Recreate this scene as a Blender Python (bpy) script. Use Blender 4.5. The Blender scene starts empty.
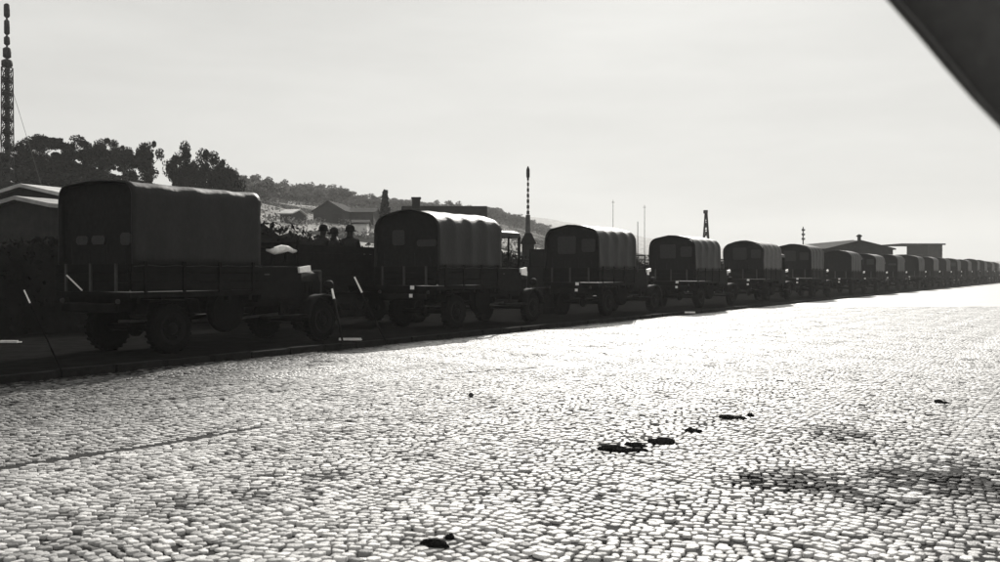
import bpy, math, random
import numpy as np
from mathutils import Vector, Matrix, noise

# ------------------------------------------------------------------ camera, world, sun, exposure
sc = bpy.context.scene
COL = sc.collection
R = math.radians
SUN_AZ, SUN_EL = 9.0, 27.0          # degrees right of the view axis, above the horizon
H = 1.6                               # eye height
cam_d = bpy.data.cameras.new('camera')
cam = bpy.data.objects.new('camera', cam_d); COL.objects.link(cam)
cam.location = (0, 0, H)
cam.rotation_euler = (R(90) - math.atan(9 / 1000), 0, 0)
cam_d.sensor_width = 36; cam_d.lens = 36
cam_d.clip_start = 0.05; cam_d.clip_end = 5000
cam_d.dof.use_dof = True; cam_d.dof.focus_distance = 19; cam_d.dof.aperture_fstop = 4.2
sc.camera = cam

w = bpy.data.worlds.new('World'); sc.world = w; w.use_nodes = True
nt = w.node_tree; nt.nodes.clear()
sky = nt.nodes.new('ShaderNodeTexSky'); sky.sky_type = 'NISHITA'; sky.sun_disc = False
sky.sun_elevation = R(SUN_EL); sky.sun_rotation = R(SUN_AZ); sky.dust_density = 4.0; sky.air_density = 1.0
bw = nt.nodes.new('ShaderNodeRGBToBW')
mx = nt.nodes.new('ShaderNodeMix'); mx.data_type = 'FLOAT'        # thin even overcast veil over the sky
mx.inputs[0].default_value = 0.94; mx.inputs[3].default_value = 10.3
cr = nt.nodes.new('ShaderNodeVectorMath'); cr.operation = 'SCALE'; cr.inputs[0].default_value = (1.0, 0.995, 0.96)
bg = nt.nodes.new('ShaderNodeBackground'); bg.inputs['Strength'].default_value = 0.05
out = nt.nodes.new('ShaderNodeOutputWorld')
L = nt.links.new
tcw = nt.nodes.new('ShaderNodeTexCoord'); mpw = nt.nodes.new('ShaderNodeMapping'); mpw.inputs['Scale'].default_value = (2.0, 2.0, 11.0)
nzw = nt.nodes.new('ShaderNodeTexNoise'); nzw.inputs['Scale'].default_value = 1.6; nzw.inputs['Detail'].default_value = 7; nzw.inputs['Roughness'].default_value = .6
mrw = nt.nodes.new('ShaderNodeMapRange'); mrw.inputs[1].default_value = .25; mrw.inputs[2].default_value = .75; mrw.inputs[3].default_value = 9.6; mrw.inputs[4].default_value = 11.2     # thin streaky cirrus
L(tcw.outputs['Generated'], mpw.inputs[0]); L(mpw.outputs[0], nzw.inputs['Vector']); L(nzw.outputs[0], mrw.inputs[0]); L(mrw.outputs[0], mx.inputs[3])
L(sky.outputs[0], bw.inputs[0]); L(bw.outputs[0], mx.inputs[2]); L(mx.outputs[0], cr.inputs[3])
L(cr.outputs[0], bg.inputs['Color']); L(bg.outputs[0], out.inputs['Surface'])

sd = bpy.data.lights.new('sun', 'SUN'); sd.energy = 5.0; sd.angle = R(0.6); sd.color = (1.0, 0.97, 0.92)
sun = bpy.data.objects.new('sun', sd); COL.objects.link(sun)
_sv = Vector((math.sin(R(SUN_AZ)) * math.cos(R(SUN_EL)), math.cos(R(SUN_AZ)) * math.cos(R(SUN_EL)), math.sin(R(SUN_EL))))
sun.rotation_euler = _sv.to_track_quat('Z', 'Y').to_euler(); sun.location = (0, -5, 30)
vs = sc.view_settings; vs.view_transform = 'Standard'; vs.look = 'None'; vs.gamma = 1.0; vs.exposure = 0.42
sc.cycles.max_bounces = 6; sc.cycles.volume_bounces = 1; sc.cycles.diffuse_bounces = 3

random.seed(7); rng = np.random.default_rng(7)

# ------------------------------------------------------------------ street frame: t along the kerb, d = distance of a line from the eye
TH = math.atan(0.61)
RV = Vector((math.sin(TH), math.cos(TH), 0)); NV = Vector((math.cos(TH), -math.sin(TH), 0))
ROT = math.pi / 2 - TH                 # local +X runs along the row
def P(t, d, z=0.0): return Vector((-NV.x * d + RV.x * t, -NV.y * d + RV.y * t, z))
def on_line(px, py, d):               # point of the vertical plane at distance d from the eye
    Y = d / math.cos(TH) * 1000 / (1110 - px)
    return Vector(((px - 500) / 1000 * Y, Y, H + (272 - py) * Y / 1000))
def far(px, py, Y): return Vector(((px - 500) / 1000 * Y, Y, H + (272 - py) * Y / 1000))
def dist_d(x, y): return -(x * NV.x + y * NV.y)
KERB_D, TRUCK_D = 13.66, 14.6

# ------------------------------------------------------------------ materials (all greys: the place is known from a black-and-white print)
def mat(name, base, rough=0.8, var=0.3, scale=4.0, spec=0.3, bump=0.0, bscale=30.0, metal=0.0, attr=None, detail=4, mask=None, transl=0.0, stretch=None):
    m = bpy.data.materials.new(name); m.use_nodes = True
    n = m.node_tree; b = n.nodes['Principled BSDF']; l = n.links.new
    b.inputs['Roughness'].default_value = rough; b.inputs['Specular IOR Level'].default_value = spec
    b.inputs['Metallic'].default_value = metal
    tc = n.nodes.new('ShaderNodeTexCoord'); src = tc.outputs['Object']
    if stretch:
        mp = n.nodes.new('ShaderNodeMapping'); mp.inputs['Scale'].default_value = stretch; l(src, mp.inputs[0]); src = mp.outputs[0]
    ns = n.nodes.new('ShaderNodeTexNoise'); ns.inputs['Scale'].default_value = scale; ns.inputs['Detail'].default_value = detail
    ns.inputs['Roughness'].default_value = 0.65
    l(src, ns.inputs['Vector'])
    mr = n.nodes.new('ShaderNodeMapRange'); mr.inputs[1].default_value = 0.3; mr.inputs[2].default_value = 0.7
    mr.inputs[3].default_value = base * (1 - var); mr.inputs[4].default_value = base * (1 + var)
    l(ns.outputs[0], mr.inputs[0]); val = mr.outputs[0]
    if attr:
        at = n.nodes.new('ShaderNodeAttribute'); at.attribute_name = attr
        mu = n.nodes.new('ShaderNodeMath'); mu.operation = 'MULTIPLY'; l(val, mu.inputs[0]); l(at.outputs['Fac'], mu.inputs[1]); val = mu.outputs[0]
        ms = n.nodes.new('ShaderNodeMapRange'); ms.inputs[1].default_value = .15; ms.inputs[2].default_value = .9; ms.inputs[3].default_value = .02; ms.inputs[4].default_value = spec   # stained stones and those with shade put into their tone reflect less
        l(at.outputs['Fac'], ms.inputs[0]); l(ms.outputs[0], b.inputs['Specular IOR Level'])
    cm = n.nodes.new('ShaderNodeCombineColor'); l(val, cm.inputs[0])
    m2 = n.nodes.new('ShaderNodeMath'); m2.operation = 'MULTIPLY'; m2.inputs[1].default_value = 0.985; l(val, m2.inputs[0]); l(m2.outputs[0], cm.inputs[1])
    m3 = n.nodes.new('ShaderNodeMath'); m3.operation = 'MULTIPLY'; m3.inputs[1].default_value = 0.965; l(val, m3.inputs[0]); l(m3.outputs[0], cm.inputs[2])
    l(cm.outputs[0], b.inputs['Base Color'])
    if bump:
        nb = n.nodes.new('ShaderNodeTexNoise'); nb.inputs['Scale'].default_value = bscale; nb.inputs['Detail'].default_value = 5
        l(src, nb.inputs['Vector'])
        bp = n.nodes.new('ShaderNodeBump'); bp.inputs['Strength'].default_value = bump; bp.inputs['Distance'].default_value = 0.02
        l(nb.outputs[0], bp.inputs['Height']); l(bp.outputs[0], b.inputs['Normal'])
    m['bsdf'] = 1
    return m
M = {
 'sett': mat('sett_stone', 0.44, 0.6, 0.3, 9, spec=0.28, bump=0.5, bscale=60, attr='tone'),
 'bed': mat('joint_grit', 0.02, 0.95, 0.3, 25, spec=0.1, bump=0.6, bscale=80),
 'dirt': mat('dark_dirt', 0.010, 1.0, 0.4, 30, spec=0.0, bump=0.8, bscale=60),
 'kerb': mat('kerb_granite', 0.014, 0.95, 0.4, 8, spec=0.02, bump=0.4, bscale=50),
 'verge': mat('cinder_verge', 0.009, 1.0, 0.45, 3, spec=0.0, bump=0.9, bscale=25),
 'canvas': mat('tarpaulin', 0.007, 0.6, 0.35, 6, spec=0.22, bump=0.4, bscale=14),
 'canvas2': mat('faded_tarpaulin', 0.04, 0.7, 0.35, 6, spec=0.35, bump=0.5, bscale=14),  # lighter copy: reflected sun and haze put into its grey
 'flap': mat('weathered_flap', 0.010, 0.85, 0.35, 8, spec=0.1, bump=0.5, bscale=12),
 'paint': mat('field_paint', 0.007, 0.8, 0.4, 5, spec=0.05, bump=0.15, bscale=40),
 'rubber': mat('tyre_rubber', 0.006, 1.0, 0.3, 20, spec=0.02),
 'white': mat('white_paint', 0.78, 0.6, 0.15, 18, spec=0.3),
 'pale': mat('pale_canvas', 0.6, 0.8, 0.25, 12, spec=0.2, bump=0.5),
 'mica': mat('cellulose_window', 0.013, 0.7, 0.5, 14, spec=0.4),
 'glass': mat('lamp_glass', 0.5, 0.1, 0.1, 10, spec=0.8),
 'bark': mat('bark', 0.05, 0.95, 0.4, 6, spec=0.1, bump=0.6),
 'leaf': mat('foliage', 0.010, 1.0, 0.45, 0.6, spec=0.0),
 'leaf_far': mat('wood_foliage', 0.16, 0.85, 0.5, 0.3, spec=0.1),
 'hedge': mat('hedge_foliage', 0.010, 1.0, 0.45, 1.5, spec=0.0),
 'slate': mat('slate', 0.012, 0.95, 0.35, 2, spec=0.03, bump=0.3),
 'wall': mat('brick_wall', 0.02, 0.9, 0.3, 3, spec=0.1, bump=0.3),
 'lime': mat('limewash', 0.6, 0.85, 0.15, 2, spec=0.2),
 'tin': mat('galvanised_roof', 0.36, 0.6, 0.35, 1.2, spec=0.4),
 'tar': mat('tarred_felt', 0.25, 0.8, 0.3, 2, spec=0.2),
 'dark': mat('dark_interior', 0.015, 0.9, 0.2, 3, spec=0.1),
 'steel': mat('mast_steel', 0.035, 0.7, 0.3, 3, spec=0.2),
 'fieldgrey': mat('uniform_wool', 0.018, 0.95, 0.3, 12, spec=0.05),
 'skin': mat('skin', 0.25, 0.6, 0.1, 10),
 'wood': mat('bleached_wood', 0.6, 0.8, 0.25, 9, spec=0.2, stretch=(1, 6, 6)),
 'stone': mat('round_stone', 0.03, 0.8, 0.3, 9),
 'awning': mat('hood_canvas', 0.15, 0.95, 0.12, 45, spec=0.05, bump=0.15, bscale=320),
}
# ------------------------------------------------------------------ mesh helpers
class MB:
    def __init__(s): s.v = []; s.f = []; s.marks = []
    def add(s, vs_, fs):
        s.marks.append((len(s.v), len(s.f))); o = len(s.v); s.v += [tuple(p) for p in vs_]; s.f += [tuple(i + o for i in q) for q in fs]; return s
    def box(s, c, d, rz=0.0, ry=0.0, rx=0.0, bev=0.0):
        m_ = Matrix.Translation(c) @ Matrix.Rotation(rz, 4, 'Z') @ Matrix.Rotation(ry, 4, 'Y') @ Matrix.Rotation(rx, 4, 'X')
        x, y, z = d[0] / 2, d[1] / 2, d[2] / 2
        if bev <= 0:
            vv = [(i, j, k) for i in (-x, x) for j in (-y, y) for k in (-z, z)]
            return s.add([m_ @ Vector(p) for p in vv], [(0,1,3,2),(4,6,7,5),(0,4,5,1),(2,3,7,6),(0,2,6,4),(1,5,7,3)])
        b = min(bev, x, y, z) * 0.999; vv = []
        for k, ins in ((-z, b), (-z + b, 0), (z - b, 0), (z, b)):
            a, c2 = x - ins, y - ins
            bb = b if ins == 0 else b * .3
            for p in ((a, c2 - bb), (a - bb, c2), (-a + bb, c2), (-a, c2 - bb), (-a, -c2 + bb), (-a + bb, -c2), (a - bb, -c2), (a, -c2 + bb)):
                vv.append(m_ @ Vector((p[0], p[1], k)))
        fs = [tuple(range(7, -1, -1)), tuple(range(24, 32))]
        for r_ in range(3):
            for i in range(8): fs.append((r_*8+i, r_*8+(i+1)%8, r_*8+8+(i+1)%8, r_*8+8+i))
        return s.add(vv, fs)
    def tube(s, pts, rad, n=6, cap=True):
        pts = [Vector(p) for p in pts]; rad = rad if isinstance(rad, (list, tuple)) else [rad] * len(pts)
        vv = []; k = len(pts)
        for i, p in enumerate(pts):
            a = pts[max(i - 1, 0)]; b = pts[min(i + 1, k - 1)]; t = (b - a).normalized()
            u = t.cross(Vector((0, 0, 1)));
            if u.length < 0.1: u = t.cross(Vector((1, 0, 0)))
            u.normalize(); v_ = t.cross(u)
            for j in range(n):
                a_ = 2 * math.pi * j / n; vv.append(p + (u * math.cos(a_) + v_ * math.sin(a_)) * rad[i])
        fs = [(i*n+j, i*n+(j+1)%n, (i+1)*n+(j+1)%n, (i+1)*n+j) for i in range(k-1) for j in range(n)]
        if cap: fs += [tuple(range(n-1, -1, -1)), tuple(range((k-1)*n, k*n))]
        return s.add(vv, fs)
    def lathe(s, prof, c, axis='Z', n=16):
        vv = []
        for (r_, h_) in prof:
            for j in range(n):
                a = 2 * math.pi * j / n; x, y = r_ * math.cos(a), r_ * math.sin(a)
                p = (x, y, h_) if axis == 'Z' else ((x, h_, y) if axis == 'Y' else (h_, x, y))
                vv.append(Vector(c) + Vector(p))
        k = len(prof)
        return s.add(vv, [(i*n+j, i*n+(j+1)%n, (i+1)*n+(j+1)%n, (i+1)*n+j) for i in range(k-1) for j in range(n)] + [tuple(range(n-1, -1, -1)), tuple(range((k-1)*n, k*n))])
    def prism(s, poly, axis_from, axis_to, fn):           # poly in 2-D, fn(u, v, w) -> point
        n = len(poly); vv = [fn(p[0], p[1], axis_from) for p in poly] + [fn(p[0], p[1], axis_to) for p in poly]
        return s.add(vv, [tuple(range(n)), tuple(range(2*n-1, n-1, -1))] + [(i, n+i, n+(i+1)%n, (i+1)%n) for i in range(n)])
    def mesh(s, name, m, smooth=False):
        me = bpy.data.meshes.new(name); me.from_pydata(s.v, [], s.f); me.materials.append(m)
        if smooth: me.polygons.foreach_set('use_smooth', [True] * len(me.polygons))
        me.update(); return me
    def build(s, name, m, parent=None, smooth=False, loc=None, rz=0.0):
        o = bpy.data.objects.new(name, s.mesh(name, m, smooth)); COL.objects.link(o)
        if parent: o.parent = parent
        if loc is not None: o.location = loc
        if rz: o.rotation_euler = (0, 0, rz)
        return o
def split_build(b, name, m, parent):
    for (v0, f0), (v1, f1) in zip(b.marks, b.marks[1:] + [(len(b.v), len(b.f))]):
        q = MB(); q.v = b.v[v0:v1]; q.f = [tuple(i - v0 for i in f) for f in b.f[f0:f1]]; q.build(name, m, parent)
def tag(o, label=None, cat=None, group=None, kind=None):
    if label: o['label'] = label
    if cat: o['category'] = cat
    if group: o['group'] = group
    if kind: o['kind'] = kind
    return o
def empty(name, loc, rz=0.0):
    o = bpy.data.objects.new(name, None); COL.objects.link(o); o.location = loc; o.rotation_euler = (0, 0, rz); o.empty_display_size = .3; return o
def copy_tree(o, parent=None, skip=()):
    c = o.copy(); COL.objects.link(c); c.parent = parent
    for ch in kids[o] if o in kids else list(o.children):
        if ch.name.split('.')[0] in skip: continue
        copy_tree(ch, c, skip)
    return c
kids = {}
def sstep(a, b, x):
    t = np.clip((np.asarray(x, float) - a) / (b - a), 0, 1); return t * t * (3 - 2 * t)

# ------------------------------------------------------------------ terrain
EX = [-1500, -600, -100, 0, 60, 130, 200, 260, 370, 490, 560, 640, 750, 900, 1100, 1600]
EY = [60, 100, 106, 103, 99, 80, 74, 66, 55, 46, 30, 16, 9, 6, 5, 4]
RX = [-1500, 130, 300, 500, 620, 1600]; RY = [105, 110, 240, 290, 420, 450]
def hgt(x, y):
    x = np.asarray(x, float); y = np.asarray(y, float); yy = np.maximum(y, 1.0)
    px = 500 + 1000 * x / yy; E = np.interp(px, EX, EY); RR = np.interp(px, RX, RY)
    d = dist_d(x, y)
    hill = (E * RR / 1000 + H) * sstep(34, 1, 0) * 0 + (E * RR / 1000 + H) * sstep(0.0, 1.0, (yy - 36) / (RR - 36)) ** 0.9
    hill = np.where(y > 36, hill, 0) * sstep(24, 34, d)
    bump_ = 0.35 * np.sin(x * .11 + 1) * np.sin(y * .09) * sstep(30, 60, d)
    return np.where(d > 16, -0.06 + 0.12 * sstep(16, 22, d), -0.06) + hill + bump_
rs = np.concatenate([np.array([0.5, 3, 6, 10, 14, 18, 22, 26, 30, 34, 38, 43, 48, 54, 60, 68, 76, 85, 95, 105, 115, 130, 145, 160, 180, 200, 220, 240, 260, 280, 300, 330, 370, 420, 470, 520, 600, 700, 820, 930])])
na = 220; va = np.linspace(0, 2 * math.pi, na, endpoint=False)
X = np.outer(rs, np.sin(va)); Y = np.outer(rs, np.cos(va)); Z = hgt(X, Y)
vv = np.stack([X, Y, Z], -1).reshape(-1, 3)
ff = [(i*na+j, (i+1)*na+j, (i+1)*na+(j+1)%na, i*na+(j+1)%na) for i in range(len(rs)-1) for j in range(na)] + [tuple(range(na))]
def field_mat():
    m = mat('hillside_fields', 0.2, 0.9, 0.5, 0.06, spec=0.1, detail=6); n = m.node_tree; l = n.links.new
    b = n.nodes['Principled BSDF']; b.inputs['Specular IOR Level'].default_value = 0; tc = n.nodes.new('ShaderNodeTexCoord')
    mp = n.nodes.new('ShaderNodeMapping'); mp.inputs['Scale'].default_value = (0.035, 0.06, 0.0); mp.inputs['Rotation'].default_value = (0, 0, 0.35)
    l(tc.outputs['Object'], mp.inputs[0])
    vo = n.nodes.new('ShaderNodeTexVoronoi'); l(mp.outputs[0], vo.inputs['Vector']); vo.inputs['Scale'].default_value = 1.0
    rp = n.nodes.new('ShaderNodeValToRGB'); e = rp.color_ramp.elements
    e[0].position = .3; e[0].color = (.035, .035, .034, 1); e[1].position = .95; e[1].color = (.36, .355, .345, 1)
    sp = n.nodes.new('ShaderNodeSeparateColor'); l(vo.outputs['Color'], sp.inputs[0])
    ns = n.nodes.new('ShaderNodeTexNoise'); ns.inputs['Scale'].default_value = .5; ns.inputs['Detail'].default_value = 8; l(tc.outputs['Object'], ns.inputs['Vector'])
    mm = n.nodes.new('ShaderNodeMath'); mm.operation = 'MULTIPLY_ADD'; mm.inputs[1].default_value = 1.4; mm.inputs[2].default_value = -0.7
    l(ns.outputs[0], mm.inputs[0]); ad = n.nodes.new('ShaderNodeMath'); ad.operation = 'ADD'; l(mm.outputs[0], ad.inputs[0]); l(sp.outputs[0], ad.inputs[1])
    l(ad.outputs[0], rp.inputs[0])
    # near the yard (object Y small) dark trodden ground
    sx = n.nodes.new('ShaderNodeSeparateXYZ'); l(tc.outputs['Object'], sx.inputs[0])
    mr = n.nodes.new('ShaderNodeMapRange'); mr.inputs[1].default_value = 58; mr.inputs[2].default_value = 70; l(sx.outputs[1], mr.inputs[0])
    mc = n.nodes.new('ShaderNodeMix'); mc.data_type = 'RGBA'; mc.inputs[6].default_value = (.016, .016, .0155, 1)
    dv = n.nodes.new('ShaderNodeMath'); dv.operation = 'MULTIPLY_ADD'; dv.inputs[1].default_value = .38; l(sx.outputs[1], dv.inputs[0]); l(sx.outputs[0], dv.inputs[2])
    m5 = n.nodes.new('ShaderNodeMapRange'); m5.inputs[1].default_value = 10; m5.inputs[2].default_value = 18; l(dv.outputs[0], m5.inputs[0])   # the left hill is dark rough grazing
    m6 = n.nodes.new('ShaderNodeMath'); m6.operation = 'MULTIPLY'; l(mr.outputs[0], m6.inputs[0]); l(m5.outputs[0], m6.inputs[1]); mr = m6
    l(mr.outputs[0], mc.inputs[0]); l(rp.outputs[0], mc.inputs[7]); l(mc.outputs[2], b.inputs['Base Color'])
    return m
me = bpy.data.meshes.new('ground'); me.from_pydata(vv.tolist(), [], ff); me.materials.append(field_mat())
me.polygons.foreach_set('use_smooth', [True] * len(me.polygons))
g = bpy.data.objects.new('ground', me); COL.objects.link(g); tag(g, kind='structure')

# far ridge
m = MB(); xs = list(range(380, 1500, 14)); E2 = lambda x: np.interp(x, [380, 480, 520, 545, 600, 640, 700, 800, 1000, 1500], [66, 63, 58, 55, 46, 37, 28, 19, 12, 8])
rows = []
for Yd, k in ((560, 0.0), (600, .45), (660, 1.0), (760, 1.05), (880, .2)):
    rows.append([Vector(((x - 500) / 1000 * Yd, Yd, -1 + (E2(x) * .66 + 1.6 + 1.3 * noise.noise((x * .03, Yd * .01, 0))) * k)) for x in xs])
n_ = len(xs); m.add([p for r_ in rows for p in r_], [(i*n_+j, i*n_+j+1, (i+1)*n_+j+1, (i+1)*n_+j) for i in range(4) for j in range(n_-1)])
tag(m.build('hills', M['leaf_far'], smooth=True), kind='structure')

# ------------------------------------------------------------------ cobbled road
def strip(name, t0, t1, d0, d1, z, m_, step=2.0, amp=0.0):
    ts = np.arange(t0, t1 + .01, step); ds = np.linspace(d0, d1, max(2, int(abs(d1 - d0) / step) + 1))
    b = MB(); vv = [P(t, d, z + (amp * noise.noise((t * .6, d * .6, 3.1)) if amp and 0 < i < len(ds) - 1 else 0)) for t in ts for i, d in enumerate(ds)]
    k = len(ds); b.add(vv, [(i*k+j, i*k+j+1, (i+1)*k+j+1, (i+1)*k+j) for i in range(len(ts)-1) for j in range(k-1)])
    return b.build(name, m_, smooth=True)
road = strip('road', -60, 480, KERB_D, -120, -0.022, M['bed'], 6.0); tag(road, kind='structure')
GEO_Y = 46.0
def road_h(x, y):
    d = dist_d(x, y)
    z = 0.010 * np.sin(x * 1.9 + .5 * y) * np.sin(y * 1.1 - .7 * x + 1) + 0.007 * np.sin(x * 4.3 + 2) * np.sin(y * 3.1)
    # settled wheel tracks: long shallow grooves
    for (x0, y0, x1, y1, dep, wd) in ((-4.75, 7.3, -3.9, 8.5, .07, .08), (-3.95, 8.42, -3.3, 9.25, .06, .07), (-3.36, 9.16, -2.45, 10.45, .055, .07), (-2.2, 10.6, -1.2, 11.1, .03, .05), (-2.6, 9.75, -1.4, 10.1, .022, .05), (-5.6, 11.2, -2.0, 14.4, .02, .07), (-3.0, 9.3, .2, 9.9, .015, .06), (-1.0, 15.5, .8, 17.0, .03, .07)):
        L2 = (x1-x0)**2 + (y1-y0)**2; u = np.clip(((x-x0)*(x1-x0) + (y-y0)*(y1-y0)) / L2, 0, 1)
        q = np.hypot(x - x0 - u*(x1-x0), y - y0 - u*(y1-y0)); z = z - dep * np.exp(-(q / wd) ** 2) * np.clip(np.minimum(u, 1-u) * 9 + .25, 0, 1) * (.75 + .25 * np.sin(x * 9 + y * 4))
    return z
STAINS = [(795, 481, 56, 8, 1.8), (830, 486, 26, 5, 1.6), (945, 480, 58, 11, 1.8), (985, 472, 40, 12, .9), (842, 433, 34, 7, .9), (885, 502, 45, 9, .9), (850, 495, 30, 5, 1.0), (890, 475, 30, 4, .9), (905, 455, 120, 30, .2), (430, 545, 22, 6, .7), (170, 505, 26, 6, .5), (255, 497, 26, 5, .6),
          (1010, 510, 90, 50, .42), (60, 520, 40, 6, .5), (620, 448, 34, 7, .5), (410, 457, 20, 3, .5), (60, 552, 60, 8, .5)]
def stain(x, y):
    px = 500 + 1000 * x / y; py = 272 + 1600 / y; s_ = np.zeros_like(x)
    for (cx, cy, rx, ry, k) in STAINS:
        Yc = 1600 / (cy - 272); Xc = (cx - 500) / 1000 * Yc; rX = 1.15 * rx / 1000 * Yc; rY = 1.5 * ry * Yc * Yc / 1600
        s_ = np.maximum(s_, k * np.exp(-(((x - Xc) / rX) ** 2 + ((y - Yc) / rY) ** 2) ** 1.2))
    nn = np.array([noise.noise((a * 1.1, b * .9, 4.2)) + .6 * noise.noise((a * 3.1, b * 2.7, 9.0)) for a, b in zip(x, y)])
    return np.maximum(s_, .9 * sstep(.52, .95, nn))
# setts laid in segmental arcs
W_, A_, PITCH = 1.55, 0.22, 0.080
cs = []
DMIN = KERB_D - .12 - 60; NB = 3
for k in range(-90, 1220):
    t0 = k * PITCH; mid = None
    for blk in range(-1, 60):                                # blocks only skip what is far out of view
        da = KERB_D - (blk + 1) * W_; mid = P(t0, da + W_ / 2)
        if mid.y < 3.2 or mid.y > GEO_Y + 1 or abs(mid.x) > .56 * mid.y + 2.6: continue
        a = 0.0; ph = .35 * math.sin(k * .013 + blk * 2.1)
        while a < W_ - .03:
            wd = random.uniform(.056, .096)
            if a + wd > W_ - .05: wd = W_ - a
            ac = a + wd / 2; D_ = da + ac; q = 2 * math.pi * (D_ / (W_ * 1.13)); f_ = A_ * .5 * math.cos(q); sl = -A_ * .5 * math.sin(q) * 2 * math.pi / (W_ * 1.13)
            drift = .12 * math.sin(D_ * .35 + 1) 
            cs.append((t0 + f_ + drift, D_, wd * math.sqrt(1 + sl * sl), PITCH / math.sqrt(1 + sl * sl), math.atan(sl)))
            a += wd
cs = np.array(cs); N0 = len(cs)
px_ = -NV.x * cs[:, 1] + RV.x * cs[:, 0]; py_ = -NV.y * cs[:, 1] + RV.y * cs[:, 0]
px_ += rng.normal(0, .004, N0); py_ += rng.normal(0, .004, N0)
keep = (cs[:, 1] < KERB_D - .06) & (py_ > 3.2) & (py_ < GEO_Y) & (np.abs(px_) < .53 * py_ + 2.0) & (rng.random(N0) > .012)
cs, px_, py_ = cs[keep], px_[keep], py_[keep]; N0 = len(cs)
zz = road_h(px_, py_) + rng.normal(0, .0034, N0) * np.clip(1.2 - (py_ - 8) / 14, .35, 1)
st = stain(px_, py_); stn = st * (0.25 + 1.35 * rng.random(N0)); zz -= 0.010 * np.clip(stn, 0, 1)
shade_w = .4 + 5.0 * np.clip((24 - py_) / 12, 0, 1) * np.clip((-px_ - 1.2) / 3.2, 0, 1)  # shade beside the lorry row put into the stone tone, widest at left
gd = np.clip(KERB_D - cs[:, 1], 0, 19); edge = np.exp(-(gd / (.35 + shade_w * .27)) ** 2.2)
kerb_shade = np.maximum(.93 * np.exp(-(gd / shade_w) ** 1.6), 1.05 * edge) * np.clip((70 - py_) / 40, 0, 1) * rng.uniform(.8, 1.08, N0)
tone = (1 - .97 * np.clip(kerb_shade, 0, 1)) * np.clip(rng.normal(1.0, .22, N0), .45, 1.6) * (1 - .93 * np.clip(stn, 0, 1))
tone *= 1 - .8 * np.clip((-.02 - road_h(px_, py_)) / .04, 0, 1)       # tone is darker down in the grooves
odd = rng.random(N0) < .05; tone[odd] *= .45
ang = ROT - cs[:, 4] + rng.normal(0, .055, N0)       # local x = along the street
# size: w across (local y), l along (local x)
gap = .003 + .030 * rng.random(N0) ** 1.7; gap2 = .003 + .036 * rng.random(N0) ** 1.7; sunk = rng.random(N0) < .035; zz[sunk] -= .02
ff_ = np.clip(1.15 - (py_ - 8) / 12, .3, 1); gap *= ff_; gap2 *= ff_        # joints are swept full of sand farther out
hw = (cs[:, 2] - gap) / 2; hl = (cs[:, 3] - gap2) / 2
# nearest 300 in the frame
depth = py_; inview = (np.abs(px_) < .5 * py_ + .05) & (py_ > 5.45)
order = np.argsort(np.where(inview, depth, 1e9))[:300]
is_piece = np.zeros(N0, bool); is_piece[order] = True
SX = np.array([-.55, .55, 1, 1, .55, -.55, -1, -1.0]); SY = np.array([-1, -1, -.55, .55, 1, 1, .55, -.55]); Q_ = 8
def sett_arrays(idx, rich):
    n = len(idx); k0 = Q_ if rich else 4
    X_, Y_ = (SX, SY) if rich else (np.array([-1, 1, 1, -1.0]), np.array([-1, -1, 1, 1.0]))
    jit = rng.normal(0, .0045, (n, k0, 2)); tl = rng.normal(0, .026, (n, 2)) * np.clip(1.2 - (py_[idx] - 8) / 16, .4, 1)[:, None]; cut = rng.uniform(.8, 1.25, (n, k0))
    ca, sa = np.cos(ang[idx])[:, None], np.sin(ang[idx])[:, None]
    lev = [(-.03, 1.0), (-.006, 1.0), (-.0012, .92), (0.0, .76)] if rich else [(-.03, 1.0), (-.009, 1.0), (0.0, .74)]
    vs_ = []
    for (dz, k) in lev:
        fx = np.clip(X_[None] * np.where(np.abs(X_[None]) < 1, cut, 1), -1, 1) if rich else X_[None] + 0 * cut
        lx = fx * hl[idx][:, None] * k + jit[:, :, 0]; ly = Y_[None] * hw[idx][:, None] * k + jit[:, :, 1]
        gx = px_[idx][:, None] + lx * ca - ly * sa; gy = py_[idx][:, None] + lx * sa + ly * ca
        gz = zz[idx][:, None] + dz + (lx * tl[:, :1] + ly * tl[:, 1:])
        vs_.append(np.stack([gx, gy, gz], -1))
    V = np.concatenate(vs_, 1); nl = len(lev); F = []
    for r_ in range(nl - 1):
        for i in range(k0): F.append((r_*k0+i, r_*k0+(i+1) % k0, r_*k0+k0+(i+1) % k0, r_*k0+k0+i))
    o_ = (nl - 1) * k0
    if rich: F += [(o_, o_+1, o_+2, o_+3), (o_, o_+3, o_+4, o_+7), (o_+4, o_+5, o_+6, o_+7)]
    else: F.append((o_, o_+1, o_+2, o_+3))
    F = np.array(F); FF = (F[None] + (np.arange(n) * nl * k0)[:, None, None]).reshape(-1, 4)
    return V.reshape(-1, 3), FF, np.repeat(tone[idx], nl * k0)
def np_mesh(name, V, F, T, m_):
    me = bpy.data.meshes.new(name); me.vertices.add(len(V)); me.vertices.foreach_set('co', V.ravel())
    me.loops.add(F.size); me.loops.foreach_set('vertex_index', F.ravel().astype(np.int32))
    me.polygons.add(len(F)); me.polygons.foreach_set('loop_start', np.arange(0, F.size, 4, dtype=np.int32))
    me.polygons.foreach_set('use_smooth', np.ones(len(F), bool)); me.update(calc_edges=True)
    if T is not None:
        at = me.attributes.new('tone', 'FLOAT', 'POINT'); at.data.foreach_set('value', T.astype(np.float32))
    me.materials.append(m_); return me
rest = np.where(~is_piece)[0]; near_i = rest[py_[rest] < 15]; far_i = rest[py_[rest] >= 15]
V1, F1, T1 = sett_arrays(near_i, True); V2, F2, T2 = sett_arrays(far_i, False)
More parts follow.
